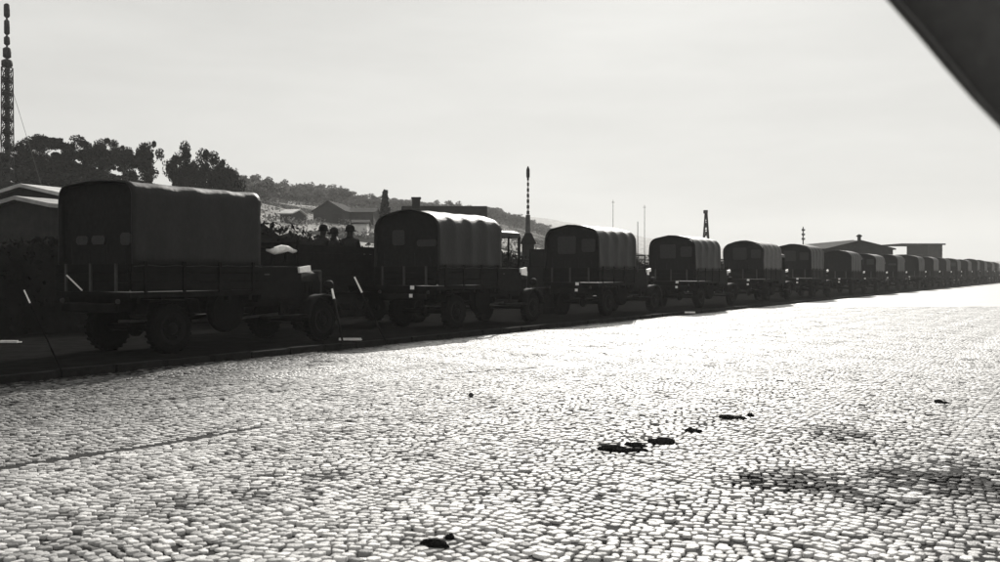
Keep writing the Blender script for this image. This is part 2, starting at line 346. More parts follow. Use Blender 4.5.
me = np_mesh('sett_paving', np.concatenate([V1, V2]), np.concatenate([F1, F2 + len(V1)]), np.concatenate([T1, T2]), M['sett'])
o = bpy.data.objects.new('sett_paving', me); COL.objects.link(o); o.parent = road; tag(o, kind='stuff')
Vp, Fp, Tp = sett_arrays(order, True)
for j, i in enumerate(order):                                         # each has its own cut: every stone differs
    Vj = Vp[j*32:(j+1)*32] - np.array([px_[i], py_[i], zz[i]])
    me = np_mesh('sett', Vj, Fp[:27], Tp[j*32:(j+1)*32], M['sett'])
    o = bpy.data.objects.new('sett', me); COL.objects.link(o); o.parent = road; o.location = (px_[i], py_[i], zz[i])
print('setts', N0)
# beyond the laid stones the paving goes on as a sheet whose material carries the stones
def far_mat():
    m = mat('far_setts', 0.40, 0.6, 0.12, 1.2, spec=0.2); n = m.node_tree; l = n.links.new; b = n.nodes['Principled BSDF']
    tc = n.nodes.new('ShaderNodeTexCoord'); vo = n.nodes.new('ShaderNodeTexVoronoi'); vo.inputs['Scale'].default_value = 9.5
    l(tc.outputs['Object'], vo.inputs['Vector'])
    bp = n.nodes.new('ShaderNodeBump'); bp.inputs['Strength'].default_value = .35; bp.inputs['Distance'].default_value = .02; bp.invert = True
    l(vo.outputs['Distance'], bp.inputs['Height']); l(bp.outputs[0], b.inputs['Normal']); return m
b = MB(); pts = []
for Yr in (GEO_Y, 60, 90, 140, 220, 340, 470):
    xl = -KERB_D / math.cos(TH) + Yr * math.tan(TH)          # x on the kerb line at this depth
    pts.append([Vector((xl + (k / 12) * (Yr * .9 + 20 + 40), Yr, 0.0)) for k in range(13)])
b.add([p for r_ in pts for p in r_], [(i*13+j, i*13+j+1, (i+1)*13+j+1, (i+1)*13+j) for i in range(6) for j in range(12)])
tag(b.build('road', far_mat()), kind='structure')
verge = strip('verge', -60, 480, KERB_D + .1, 26, 0.10, M['verge'], .9, .05); tag(verge, kind='structure')
kb = empty('kerb', P(0, KERB_D)); kb['kind'] = 'structure'
kms = []
for v_ in range(5):
    q = MB(); q.box((0, 0, 0), (.98 - .02 * v_ % 3, .15, .24), bev=.012)
    q.v = [(x + random.gauss(0, .003), y + random.gauss(0, .004), z + random.gauss(0, .003)) for x, y, z in q.v]; kms.append(q.mesh('kerb_stone', M['kerb']))
for i in range(150):
    o = bpy.data.objects.new('kerb_stone', kms[i % 5]); COL.objects.link(o); o.parent = kb
    o.location = RV * (i - 6) + Vector((0, 0, -.005 + random.gauss(0, .006))) + NV * (-.04 + random.gauss(0, .005)); o.rotation_euler = (0, 0, ROT + random.gauss(0, .004))
b = MB(); b.box((0, 0, 0), (330, .15, .235)); o = b.build('kerb_run', M['kerb'], kb); o.location = RV * (144 + 165) + NV * -.04; o.rotation_euler = (0, 0, ROT); tag(o, kind='stuff')

# dirt clods and a stone on the setts
def lump(name, sx, sy, sz, n=3, m_='dirt'):
    b = MB(); k = 14
    for c in range(n):
        cx, cy = (random.uniform(-1, 1) * sx * .7, random.uniform(-1, 1) * sy * .6) if n > 1 else (0, 0)
        s_ = random.uniform(.4, .75) if n > 1 else 1; ph = random.random() * 9
        prof = [(1.0, 0), (.92, .45), (.6, .85), (.15, 1.0)]; vv = []
        for (r_, h_) in prof:
            for j in range(k):
                a = 2 * math.pi * j / k; q = 1 + .3 * noise.noise((math.cos(a) * 1.6 + ph, math.sin(a) * 1.6, h_ * 2))
                vv.append((cx + sx * s_ * r_ * q * math.cos(a), cy + sy * s_ * r_ * q * math.sin(a), -.004 + (sz * s_ / .6) * h_ * q))
        b.add(vv, [(i*k+j, i*k+(j+1)%k, (i+1)*k+(j+1)%k, (i+1)*k+j) for i in range(3) for j in range(k)] + [tuple(range(3*k, 4*k))])
    return b.mesh(name, M[m_], True)
GD = 'dark clods of dirt dropped on the setts'
for (x, y, rx, ry, n, lb) in [(617, 450, 22, 2.6, 7, 'long dark crumbly clod of dirt, leftmost of the line of clods on the setts'),
        (640, 444.5, 13, 2.2, 4, 'thin ragged strip of dark dirt between the long clod and the heaped one'),
        (660, 440, 14, 3.4, 5, 'heaped dark clod of dirt with a raised right end in mid road'),
        (691, 430, 9, 2.2, 3, 'small flat dark clod of dirt second from the far end of the line'),
        (733, 418.5, 11, 2.4, 4, 'farthest and rightmost dark clod of dirt in the line on the setts'),
        (751, 417.5, 3, 1.4, 1, 'tiny crumb of dark dirt just right of the farthest clod'),
        (435, 546, 14, 3, 5, 'dark flat clod of dirt nearest the bottom edge of the picture'),
        (448, 539, 5, 2, 2, 'small dark crumb of dirt behind the clod at the bottom edge'),
        (942, 403, 7, 1.4, 3, 'small thin dark clod of dirt far right on the pale setts')]:
    c = far(x, y, 1600 / (y - 272)); k = c.y / 1000
    o = bpy.data.objects.new('dirt_clod', lump('dirt_clod', rx * k, ry * c.y * c.y / 1600 * .9, .024, n + 2 if n > 1 else 1)); COL.objects.link(o)
    o.location = (c.x, c.y, float(road_h(np.array([c.x]), np.array([c.y]))[0])); tag(o, lb, 'dirt', GD)
c = far(471, 397, 12.8); b = MB(); b.lathe([(.006, -.03), (.024, -.02), (.034, 0), (.03, .018), (.018, .03), (.004, .034)], (0, 0, .022), n=12)
tag(b.build('stone', M['stone'], smooth=True, loc=(c.x, c.y, .0)), 'small round dark stone lying alone on the pale setts', 'stone')

# ------------------------------------------------------------------ lorries
def arch(wd, z0, z1, n=14, r_=.42, crown=.12):
    if r_ < .3: crown = .05       # section of the tilt: straight sides, rounded shoulders, cambered roof
    zs_ = z1 - r_ - crown; pts = [(-wd, z0 + (zs_ - z0) * q / 5) for q in range(6)]
    for i in range(1, 6):
        a = math.pi - i * (math.pi / 2 - .22) / 5; pts.append((-wd + r_ + r_ * math.cos(a), z1 - r_ - crown + r_ * math.sin(a)))
    x0, zz0 = pts[-1]
    for i in range(1, 5): u = i / 5; pts.append((x0 * (1 - 2 * u) , zz0 + (z1 - zz0) * math.sin(math.pi * u) if True else 0))
    return pts + [(-x, z) for x, z in reversed(pts[:11])]
def tilt_mesh(name, length, wd, z0, z1, m_, hoops=4, seed=0, thick=.03, r_=.42):
    b = MB(); S = arch(wd, z0, z1, r_=r_); ns_ = len(S); K = hoops * 8 + 1; vv = []
    for lay in (0, 1):
        for i in range(K):
            u = i / (K - 1); sag = (.028 if r_ > .3 else .010) * math.sin(math.pi * (u * hoops % 1.0)) if 0 < i < K - 1 else 0
            for j, (y, z) in enumerate(S):
                nz = .020 * noise.noise((u * 7 + seed, y * 2.2, z * 2.2)) + .030 * (.5 - abs(noise.noise((u * 9 + z * 2.4 + seed, z * 1.3 - u * 5, y * 1.4 + 3)))) ** 2 + .012 * abs(noise.noise((u * 26 + seed, z * 7, y * 7))); k = 1 - (sag + nz) / wd - lay * thick / wd
                vv.append((u * length, y * k, z0 + (z - z0) * (1 - (sag * 1.1 + nz + lay * thick) / (z1 - z0)) if z > z0 else z0 + .03 * math.sin(u * 26 + seed) * .5))
    f = []; o_ = K * ns_
    for i in range(K - 1):
        for j in range(ns_ - 1):
            f.append((i*ns_+j, i*ns_+j+1, (i+1)*ns_+j+1, (i+1)*ns_+j)); f.append((o_+i*ns_+j, o_+(i+1)*ns_+j, o_+(i+1)*ns_+j+1, o_+i*ns_+j+1))
    for i in (0, K - 1):
        for j in range(ns_ - 1):
            a = i*ns_+j; f.append((a, a+1, a+1+o_, a+o_) if i else (a+1, a, a+o_, a+1+o_))
    for j in (0, ns_ - 1):
        for i in range(K - 1):
            a = i*ns_+j; f.append((a, a+ns_, a+ns_+o_, a+o_) if j == 0 else (a+ns_, a, a+o_, a+ns_+o_))
    b.add(vv, f); return b.build(name, m_, smooth=True)
def wheel(parent, x, y, r_, side, wdt=.22):
    h = MB(); h.lathe([(.05, -wdt/2 - .03), (.09, -wdt/2 - .03), (.11, -wdt/2 + .02), (.11, wdt/2 - .02), (.05, wdt/2 + .02)], (0, 0, 0), 'Y', 12)
    w_ = h.build('wheel', M['paint'], parent, True); w_.location = (x, y, r_)
    t = MB(); t.lathe([(r_*.62, -wdt/2 + .02), (r_*.80, -wdt/2), (r_*.95, -wdt*.42), (r_, -wdt*.25), (r_, wdt*.25), (r_*.95, wdt*.42), (r_*.80, wdt/2), (r_*.62, wdt/2 - .02)], (0, 0, 0), 'Y', 24)
    for i in range(24):
        a = 2 * math.pi * i / 24; t.box((math.cos(a) * (r_ + .004), 0, math.sin(a) * (r_ + .004)), (.02, wdt * .8, .05), ry=-a)
    t.build('tyre', M['rubber'], w_)
    q = MB(); s_ = side * (wdt / 2 - .015)
    q.lathe([(r_*.3, s_ - .02 * side), (r_*.5, s_ - .03 * side), (r_*.62, s_), (r_*.66, s_ + .015 * side), (r_*.62, s_ + .02 * side), (r_*.45, s_ - .01 * side)], (0, 0, 0), 'Y', 16)
    for i in range(6): a = i * math.pi / 3; q.box((math.cos(a) * r_ * .4, s_ + .01 * side, math.sin(a) * r_ * .4), (.04, .03, .04))
    q.build('rim', M['paint'], w_)
def make_lorry(label, cab='hood', tilt='canvas', rad=.42, ztop=3.14, length=3.1, seed=0, roofz=2.72, marker=True, panes=((-.86, -.36, 2.18, 2.62), (-.14, .56, 2.12, 2.72))):
    r = empty('lorry', (0, 0, 0)); wd = 1.05
    tag(r, label, 'lorry', 'canvas-covered lorries parked nose to tail along the kerb')
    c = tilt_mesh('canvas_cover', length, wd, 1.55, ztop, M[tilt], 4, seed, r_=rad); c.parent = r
    # rear curtain set back inside the first hoop, with two cellulose windows
    b = MB(); S = arch(wd - .05, 1.5, ztop - .055, r_=rad)
    b.prism(S, .10, .13, lambda u, v, w_: (w_, u, v)); fl = b.build('rear_flap', M['flap'], r)
    for (y0, y1, z0, z1) in panes:
        q = MB(); q.prism([(y0 + .05, z0), (y1 - .05, z0), (y1, z0 + .05), (y1, z1 - .05), (y1 - .05, z1), (y0 + .05, z1), (y0, z1 - .05), (y0, z0 + .05)], .075, .097, lambda u, v, w_: (w_, u, v))
        q.build('flap_window', M['mica'], fl)
    b = MB()
    for i in range(4): b.tube([(.095, -.75 + i * .5, 1.5), (.08, -.73 + i * .5, 1.9 + .1 * (i % 2))], .008, 4)
    split_build(b, 'strap', M['canvas'], fl)
    # cargo body
    b = MB(); b.box((length / 2, 0, 1.09), (length + .1, 2.06, .1)); 
    for i in range(6): b.box((.2 + i * (length - .4) / 5, 0, .99), (.08, 1.9, .1))
    b.build('cargo_floor', M['paint'], r)
    for s in (-1, 1):
        b = MB()
        for k in range(3): b.box((length / 2, s * 1.055, 1.235 + k * .163), (length + .06, .03, .155), bev=.006)
        sb = b.build('sideboard', M['paint'], r)
        b = MB()
        for i in range(4): b.box((.25 + i * (length - .5) / 3, s * 1.085, 1.4), (.06, .03, .58))
        split_build(b, 'board_post', M['paint'], sb)
        q = MB(); q.tube([(i * length / 10, s * 1.078, 1.60 + .02 * (i % 2)) for i in range(11)], .010, 4); q.build('lashing_rope', M['canvas'], sb)
    b = MB()
    for k in range(3): b.box((-.045, 0, 1.235 + k * .163), (.03, 2.0, .155), bev=.006)
    tg = b.build('tailgate', M['paint'], r); b = MB()
    for y in (-.7, 0, .7): b.box((-.075, y, 1.4), (.03, .06, .5))
    split_build(b, 'hinge', M['steel'], tg)
    b = MB()
    for s in (-1, 1): b.box((3.0, s * .4, .86), (6.1, .08, .16))
    for x in (.1, 1.5, 3.0, 4.4, 5.9): b.box((x, 0, .86), (.08, .72, .12))
    b.box((-.1, 0, .86), (.1, 1.5, .16), bev=.02); b.tube([(.9, -.85, .46), (.9, .85, .46)], .07, 8); b.lathe([(.05, -.12), (.17, -.04), (.17, .04), (.05, .12)], (.9, 0, .46), 'Y', 10)
    b.tube([(5.1, -.8, .44), (5.1, .8, .44)], .05, 8); b.tube([(.9, 0, .46), (3.6, 0, .7)], .04, 6); b.build('chassis', M['paint'], r)
    for s in (-1, 1):
        wheel(r, .95, s * .85, .46, s, .24); wheel(r, 5.1, s * .82, .44, s, .22)
        # mudguards
        b = MB(); K = 9
        for cx, a0, a1, rr, w2 in ((5.1, 10, 175, .56, .30),):
            vv = []
            for i in range(K):
                a = R(a0 + (a1 - a0) * i / (K - 1))
                for (y, q) in ((-w2/2, -.05), (-w2/2, 0), (w2/2, 0), (w2/2, -.05)): vv.append((cx + (rr + q) * math.cos(a), s * .86 + y, .46 + (rr + q) * math.sin(a)))
            b.add(vv, [(i*4+j, i*4+j+1, (i+1)*4+j+1, (i+1)*4+j) for i in range(K-1) for j in range(3)] + [(i*4+3, i*4, (i+1)*4, (i+1)*4+3) for i in range(K-1)] + [(3,2,1,0), (K*4-4, K*4-3, K*4-2, K*4-1)])
        b.box((4.15, s * .9, .56), (.9, .28, .04)); mg = b.build('front_mudguard', M['paint'], r, True)
        b = MB(); b.box((.95, s * .86, .985), (1.1, .3, .03)); b.box((.36, s * .86, .86), (.03, .3, .26), ry=.3); b.box((1.54, s * .86, .86), (.03, .3, .26), ry=-.3); b.build('rear_mudguard', M['paint'], r)
        b = MB(); b.lathe([(.02, -.12), (.09, -.08), (.115, .02), (.115, .06)], (5.62, s * .62, 1.2), 'X', 14); b.tube([(5.6, s * .62, 1.1), (5.6, s * .62, .9)], .02, 6)
        hl_ = b.build('headlight', M['paint'], r, True); b = MB(); b.lathe([(.10, .062), (.06, .075), (.01, .08)], (5.62, s * .62, 1.2), 'X', 14); b.build('lens', M['glass'], hl_)
        b = MB(); b.lathe([(.012, -.03), (.04, -.025), (.045, .02)], (-.1, s * .78, .98), 'X', 10); b.build('tail_lamp', M['mica'], r)
    # bonnet with louvres, radiator, bumper
    b = MB(); prof = [(-.42, .95), (-.44, 1.3), (-.34, 1.5), (-.12, 1.58), (.12, 1.58), (.34, 1.5), (.44, 1.3), (.42, .95)]
    vv = [(4.45, y * 1.25, z + .04 * (z > 1.2)) for y, z in prof] + [(5.6, y * .92, z - .04) for y, z in prof]
    b.add(vv, [(i, 8+i, 9+i, i+1) for i in range(7)] + [tuple(range(8)), tuple(range(15, 7, -1))])
    bn = b.build('bonnet', M['paint'], r); b = MB()
    for s in (-1, 1):
        for i in range(7): b.box((4.7 + i * .1, s * (.515 - .012 * i), 1.15), (.05, .03, .25), rx=0)
    tag(b.build('louvre', M['paint'], bn), kind='stuff')
    b = MB(); b.box((5.65, 0, 1.22), (.09, .8, .66), bev=.04)
    for i in range(9): b.box((5.705, -.32 + i * .08, 1.2), (.02, .02, .52))
    b.build('radiator', M['steel'], r)
    b = MB(); b.box((6.0, 0, .72), (.07, 1.9, .16), bev=.02)
    for s in (-1, 1): b.box((5.8, s * .4, .76), (.4, .06, .1))
    b.build('bumper', M['paint'], r)
    # cab: body with real window openings
    cx0, cx1 = length + .12, 4.5; sill = 1.62
    b = MB()
    b.box(((cx0 + cx1) / 2, 0, .92), (cx1 - cx0, 1.7, .06)); b.box((cx0 + .03, 0, 1.28), (.05, 1.72, .68))
    b.box((cx1 - .02, 0, 1.3), (.05, 1.66, .68))
    cb = b.build('cab', M['paint'], r)
    for s in (-1, 1):
        b = MB(); b.box(((cx0 + cx1) / 2, s * .86, 1.28), (cx1 - cx0 - .06, .05, .68), bev=.015)
        dr = b.build('door', M['paint'], r); b = MB(); b.box(((cx0 + .2), s * .895, 1.45), (.14, .03, .03)); b.build('handle', M['steel'], dr)
        b = MB(); b.box(((cx0 + cx1) / 2, s * .95, .58), (cx1 - cx0 - .1, .25, .04)); b.box(((cx0 + cx1) / 2, s * .86, .72), (.08, .06, .3)); b.build('running_board', M['paint'], r)
    b = MB(); b.box((cx0 + .38, 0, 1.22), (.5, 1.5, .14), bev=.04); b.box((cx0 + .15, 0, 1.5), (.12, 1.5, .45), bev=.04, ry=-.1); b.build('seat', M['canvas'], r)
    b = MB(); b.lathe([(.20, 0), (.21, .015), (.20, .03)], (0, 0, 0), 'Z', 18)
    b.v = [(4.15 + x * .5 + z, .42 + y, 1.6 + x * .85) for x, y, z in b.v]; b.tube([(4.15, .42, 1.6), (4.45, .42, 1.3)], .02, 6); b.build('steering_wheel', M['rubber'], r)
    if cab == 'hood':
        S = [(-.84, roofz - .22), (-.80, roofz - .08), (-.6, roofz - .02), (0, roofz), (.6, roofz - .02), (.80, roofz - .08), (.84, roofz - .22), (.80, roofz - .22), (.76, roofz - .11), (.58, roofz - .06), (0, roofz - .04), (-.58, roofz - .06), (-.76, roofz - .11), (-.80, roofz - .22)]
        b = MB(); b.prism(S, cx0, cx1 + .02, lambda u, v, w_: (w_, u, v)); b.build('cab_roof', M[tilt], r)
        b = MB()
        for s in (-1, 1):
            for x, k in ((cx0 + .05, .1), (cx0 + .62, .05), (cx1 - .04, .06)): b.box((x, s * .82, (sill + roofz - .2) / 2), (k, .04, roofz - .2 - sill + .02))
        b.box((cx0 + .03, 0, roofz - .3), (.04, 1.6, .3)); b.box((cx0 + .03, -.62, 1.95), (.04, .4, .6)); b.box((cx0 + .03, .62, 1.95), (.04, .4, .6)); split_build(b, 'pillar', M['paint'], r)
        top_w = roofz - .2
    else:
        b = MB(); b.tube([(cx0 - .02, -.8, 1.74), (cx0 - .05, 0, 1.77), (cx0 - .02, .8, 1.73)], [.1, .12, .1], 8); b.build('folded_hood', M['canvas'], r); top_w = 2.12
    b = MB()
    for s in (-1, 0, 1): b.box((cx1 - .02, s * .78, (sill + top_w) / 2), (.035, .04, top_w - sill))
    b.box((cx1 - .02, 0, top_w), (.035, 1.6, .05)); b.box((cx1 - .02, 0, sill + .02), (.035, 1.6, .05)); b.build('windscreen_frame', M['paint'], r)
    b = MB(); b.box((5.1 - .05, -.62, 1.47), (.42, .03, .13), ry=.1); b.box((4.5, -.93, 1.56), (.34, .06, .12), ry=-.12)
    split_build(b, 'cowl_panel', M['white'], r)  # white panels carry the sun glints on bonnet and cab as paint
    # spare wheel, tank, tool box, plates
    b = MB(); b.lathe([(.18, -.1), (.4, -.1), (.43, -.04), (.43, .04), (.4, .1), (.18, .1)], (2.45, -.72, .74), 'Y', 18); b.build('spare_wheel', M['rubber'], r)
    b = MB(); b.box((2.5, .75, .75), (.7, .4, .34), bev=.03); b.build('fuel_tank', M['paint'], r)
    b = MB(); b.tube([(4.4, -.3, .6), (3.0, -.45, .55), (1.6, -.5, .55), (.1, -.55, .62)], .03, 6); b.build('exhaust_pipe', M['steel'], r)
    if marker:
        b = MB(); b.box((-.10, -.28, 1.10), (.012, .12, .10)); b.build('number_plate', M['white'], r)
        b = MB(); b.box((-.16, -.28, .89), (.012, .10, .09)); b.build('tail_marker', M['white'], r)
    return r
def place(o, t, d=TRUCK_D + 1.06): o.location = P(t, d, .1); o.rotation_euler = (0, 0, ROT)
LB = [
 'nearest and largest covered lorry at far left, with an open cab and a pale bundle',
 'second covered lorry from the left, pale sunlit roof edge and windowed cab hood',
 'covered lorry just right of the thin striped mast, two dull windows in its rear flap',
 'covered lorry between the thin upright rod and the dark tapering derrick',
 'covered lorry with a paler side just right of the derrick',
 'covered lorry standing under the pole with three insulators',
 'covered lorry in front of the left eave of the gabled shed',
 'faint grey covered lorry just right of the vent of the gabled shed',
 'small covered lorry below the right end of the gabled shed',
 'small grey covered lorry in front of the flat-roofed block, left of its middle',
 'small hazy covered lorry at the right end of the flat-roofed block',
 'hazy covered lorry right after the flat-roofed block']
trucks = []; T0 = 11.6; STEP = 9.36
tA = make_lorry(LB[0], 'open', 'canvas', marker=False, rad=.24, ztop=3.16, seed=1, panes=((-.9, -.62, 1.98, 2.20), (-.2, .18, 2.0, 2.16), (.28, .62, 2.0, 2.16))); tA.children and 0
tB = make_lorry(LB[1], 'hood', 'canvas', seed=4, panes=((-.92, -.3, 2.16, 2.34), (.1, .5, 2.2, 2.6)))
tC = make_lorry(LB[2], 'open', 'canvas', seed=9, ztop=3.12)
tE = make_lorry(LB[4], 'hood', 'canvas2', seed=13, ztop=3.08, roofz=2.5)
bpy.data.objects.remove([c for c in tA.children if c.name.startswith('cowl_panel')][0])
bpy.context.view_layer.update()
place(tA, T0); place(tB, T0 + STEP); place(tC, T0 + 2 * STEP); place(tE, T0 + 4 * STEP)
extra = ['last lorry', ]
for i in range(3, 18):
    if i == 4: continue
    src = tC if i in (3, 5, 9, 12, 15, 18, 21) else (tE if i in (7, 10, 13, 16, 19, 22) else tB)
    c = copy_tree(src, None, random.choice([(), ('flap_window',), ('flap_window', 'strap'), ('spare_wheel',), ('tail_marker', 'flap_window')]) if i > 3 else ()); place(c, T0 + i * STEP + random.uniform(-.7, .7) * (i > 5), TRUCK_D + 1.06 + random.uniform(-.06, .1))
    c.rotation_euler[2] += random.uniform(-.012, .012); c.scale = (1, 1, random.uniform(.93, 1.035))
    if i < len(LB): c['label'] = LB[i]
    else:
        c['label'] = ['tiny hazy covered lorry, %s from the right edge of the picture' % q for q in ('sixth', 'fifth', 'fourth', 'third', 'next to last', 'last')][i - len(LB)]
# pale roll added on the nearest lorry's cab in place of a sun glint
b = MB(); K = 9
b.tube([(3.3 + i * .18, -.70 + .05 * math.sin(i), 2.02 + .03 * math.sin(i * 1.7)) for i in range(2, 8)], [.03, .08, .09, .06, .05, .02], 8)
o = b.build('tarpaulin_roll', M['pale'], smooth=True); o.location = tA.location + Vector((0, 0, -.05)); o.rotation_euler = tA.rotation_euler
tag(o, 'pale rolled tarpaulin lying across the open cab of the nearest lorry', 'tarpaulin')
b = MB(); b.box((3.3, -.70, 1.94), (.05, .05, .5)); b.box((4.55, -.70, 1.94), (.05, .05, .5)); b.tube([(3.3, -.7, 2.0), (4.55, -.7, 2.0)], .02, 6); split_build(b, 'rail', M['paint'], tA)
b = MB(); b.tube([(-.12, .62, 1.44), (-.12, .18, 1.17)], .014, 6); o = b.build('tailgate_rod', M['wood'], tA); o['label'] = 'pale rod hanging slantwise across the tailgate'
# rod aerial on the third lorry, crate stack behind its left side
q0 = on_line(636, 240, TRUCK_D + .1)
b = MB(); b.tube([(length_ := 3.12, -1.09, 1.5), (3.12, -1.09, 3.32)], [.022, .012], 6); b.build('rod_aerial', M['steel'], tC)

# open lorry in the second row, carrying three seated men
ol = empty('open_lorry', P(19.1, 18.55, .06), ROT); tag(ol, 'dark open lorry with high plank sides and three seated men, behind the covered row', 'lorry')
b = MB(); b.box((1.6, 0, 1.2), (4.4, 2.0, .1)); b.build('cargo_floor', M['paint'], ol)
for s in (-1, 1):
    b = MB()
    for k in range(5): b.box((1.6, s * 1.01, 1.33 + k * .2), (4.4, .03, .19))
    b.build('sideboard', M['paint'], ol); wheel(ol, .3, s * .8, .46, s); wheel(ol, 5.2, s * .8, .46, s)
b = MB();
for k in range(5): b.box((-.62, 0, 1.33 + k * .2), (.03, 1.98, .19))
b.build('tailgate', M['paint'], ol)
b = MB(); b.box((2.4, 0, 1.93), (.5, 1.9, .08)); b.box((2.4, 0, 1.6), (.08, 1.8, .6)); b.build('bench', M['paint'], ol)
b = MB(); b.box((2.6, 0, .88), (6.6, .8, .16)); b.build('chassis', M['paint'], ol)
b = MB(); b.box((4.4, 0, 1.45), (1.0, 1.7, 1.0), bev=.08); b.build('cab', M['paint'], ol)
b = MB(); b.box((5.4, 0, 1.25), (1.0, .95, .6), bev=.1); b.build('bonnet', M['paint'], ol)
def man(label, x, y, turn, lean, hunch=0.0, sc3=(1, 1, 1)):
    root = empty('person', ol.location + (RV * x) + (-NV) * y + Vector((0, 0, 1.90)), ROT + turn)
    root.scale = sc3
    tag(root, label, 'person', 'men seated side by side in the open lorry')
    V = [(0, 0, .13), (.0 + lean, 0, .33), (lean * 1.4, 0, .52), (lean * 1.7, 0, .61), (lean * 1.9 + .02, 0, .73), (lean * 1.9 + .02, 0, .84),
         (lean * 1.4, .19, .50), (lean + .1, .25, .28), (.30, .17, .2), (.36, .13, .21),
         (lean * 1.4, -.19, .50), (lean + .1, -.25, .28), (.30, -.17, .2), (.36, -.13, .21),
         (.12, .1, .12), (.46, .13, .12), (.50, .13, -.32), (.62, .13, -.36), (.12, -.1, .12), (.46, -.13, .12), (.50, -.13, -.32), (.62, -.13, -.36)]
    Rr = [.15, .15, .14, .062, .095, .085, .08, .055, .04, .045, .08, .055, .04, .045, .1, .085, .055, .045, .1, .085, .055, .045]
    Eg = [(0,1),(1,2),(2,3),(3,4),(4,5),(2,6),(6,7),(7,8),(8,9),(2,10),(10,11),(11,12),(12,13),(0,14),(14,15),(15,16),(16,17),(0,18),(18,19),(19,20),(20,21)]
    me = bpy.data.meshes.new('body'); me.from_pydata(V, Eg, []); me.materials.append(M['fieldgrey'])
    o = bpy.data.objects.new('body', me); COL.objects.link(o); o.parent = root
    mo = o.modifiers.new('skin', 'SKIN'); 
    if not me.skin_vertices: me.skin_vertices.new() if hasattr(me.skin_vertices, 'new') else None
    if me.skin_vertices:
        for i, r_ in enumerate(Rr): me.skin_vertices[0].data[i].radius = (r_, r_)
        me.skin_vertices[0].data[0].use_root = True
    o.modifiers.new('sub', 'SUBSURF').levels = 1; o.modifiers['sub'].render_levels = 2; mo.use_smooth_shade = True
    hx = lean * 1.9 + .02; b = MB()
    b.lathe([(.150, -.03), (.142, .0), (.128, .02), (.125, .06), (.112, .11), (.075, .15), (.01, .165)], (hx, 0, .80), 'Z', 16); b.build('helmet', M['paint'], root, True)
    b = MB(); b.lathe([(.09, -.03), (.095, .01), (.085, .05)], (lean * 1.7, 0, .60), 'Z', 12); b.build('collar', M['fieldgrey'], root, True)
    return root
man('helmeted man in dark coat, rightmost of the three seated in the open lorry', 2.42, -.52, .5, .06, sc3=(1.02, 1.05, 1.0))
man('helmeted man in dark coat sitting between the two other men in the open lorry', 2.44, 0.0, -.35, -.03, sc3=(.95, .95, .93))
man('helmeted man in dark coat, leftmost of the three sitting in the open lorry', 2.36, .56, .1, .12, sc3=(1, 1.05, 1.04))

# ------------------------------------------------------------------ marker stakes and debris along the kerb
def stake_(p0, p1, label, r_=.018):
    d = (p1 - p0); dn = d.normalized(); foot = p1 + dn * ((p1.z - .08) / -dn.z) if dn.z < 0 else p1
    root = empty('stake', foot); tag(root, label, 'stake', 'white-tipped stakes leaning by the kerb')
    b = MB(); b.tube([foot - foot, p1 - foot], r_, 6); b.build('shaft', M['paint'], root)
    b = MB(); b.tube([p1 - foot, p0 - foot], [r_ * 1.05, r_ * .9], 6); b.build('painted_tip', M['white'], root)
stake_(on_line(24, 290, 13.95), on_line(30, 303, 13.9), 'leaning stake with a white tip at the far left edge', .012)
stake_(on_line(354.5, 277, 14.1), on_line(362, 292.5, 14.0), 'tall leaning stake with a long white tip near the second lorry', .02)
stake_(on_line(332, 289, 14.1), on_line(334, 299, 14.0), 'short stake with a white tip left of the tall leaning stake', .025)
for (x, y, wpx, lb) in ((350, 341, 22, 'thin pale lath lying in the dark verge below the second lorry'), (9, 343.5, 17, 'pale lath lying in the dark verge at the left edge'), (690, 313.5, 10, 'short pale lath lying in the verge near the derrick lorry')):
    Yg = 1500 / (y - 272); c = far(x, y, Yg); b = MB(); b.box((0, 0, .03), (wpx * Yg / 1000, .07, .05)); b.box((.1, .08, .015), (wpx * Yg / 1600, .05, .02), rz=.2)
    tag(b.build('lath', M['wood'], loc=(c.x, c.y, .11)), lb, 'lath', 'pale laths lying in the verge')
# van behind, between second and third lorry; crates; dark shed at mast foot
def small_box_body(name, p, L_, w_, h_, lab, cat):
    r = empty(name, p, ROT); tag(r, lab, cat); return r
cr_ = empty('crate_stack', on_line(542, 284, 17.2).xy.to_3d() + Vector((0, 0, .1)), ROT)
bpy.data.objects.remove(cr_)
base = on_line(543, 284, 17.4); base.z = .1; zc = 0
for i, (w_, h_, dx, lb) in enumerate([(1.3, .95, 0, 'bottom dark wooden crate of the stack left of the third lorry'), (1.1, .75, .05, 'middle dark wooden crate of the stack left of the third lorry'), (.75, .62, .12, 'top dark wooden crate of the stack left of the third lorry')]):
    r = empty('crate', base + RV * dx + Vector((0, 0, zc)), ROT); tag(r, lb, 'crate', 'dark wooden crates stacked behind the row')
    for k in range(4):
        for s in (-1, 1):
            b = MB(); b.box((0, s * .38, (k + .5) * h_ / 4), (w_, .03, h_ / 4 - .01)); b.build('slat', M['paint'], r)
    b = MB(); b.box((0, 0, h_ / 2), (w_ - .04, .70, h_ - .02)); b.build('crate_lining', M['dark'], r)
    b = MB(); 
    for sx in (-1, 1):
        for sy in (-1, 1): b.box((sx * (w_ / 2 - .05), sy * .41, h_ / 2), (.08, .025, h_))
    split_build(b, 'batten', M['paint'], r); zc += h_ + .004

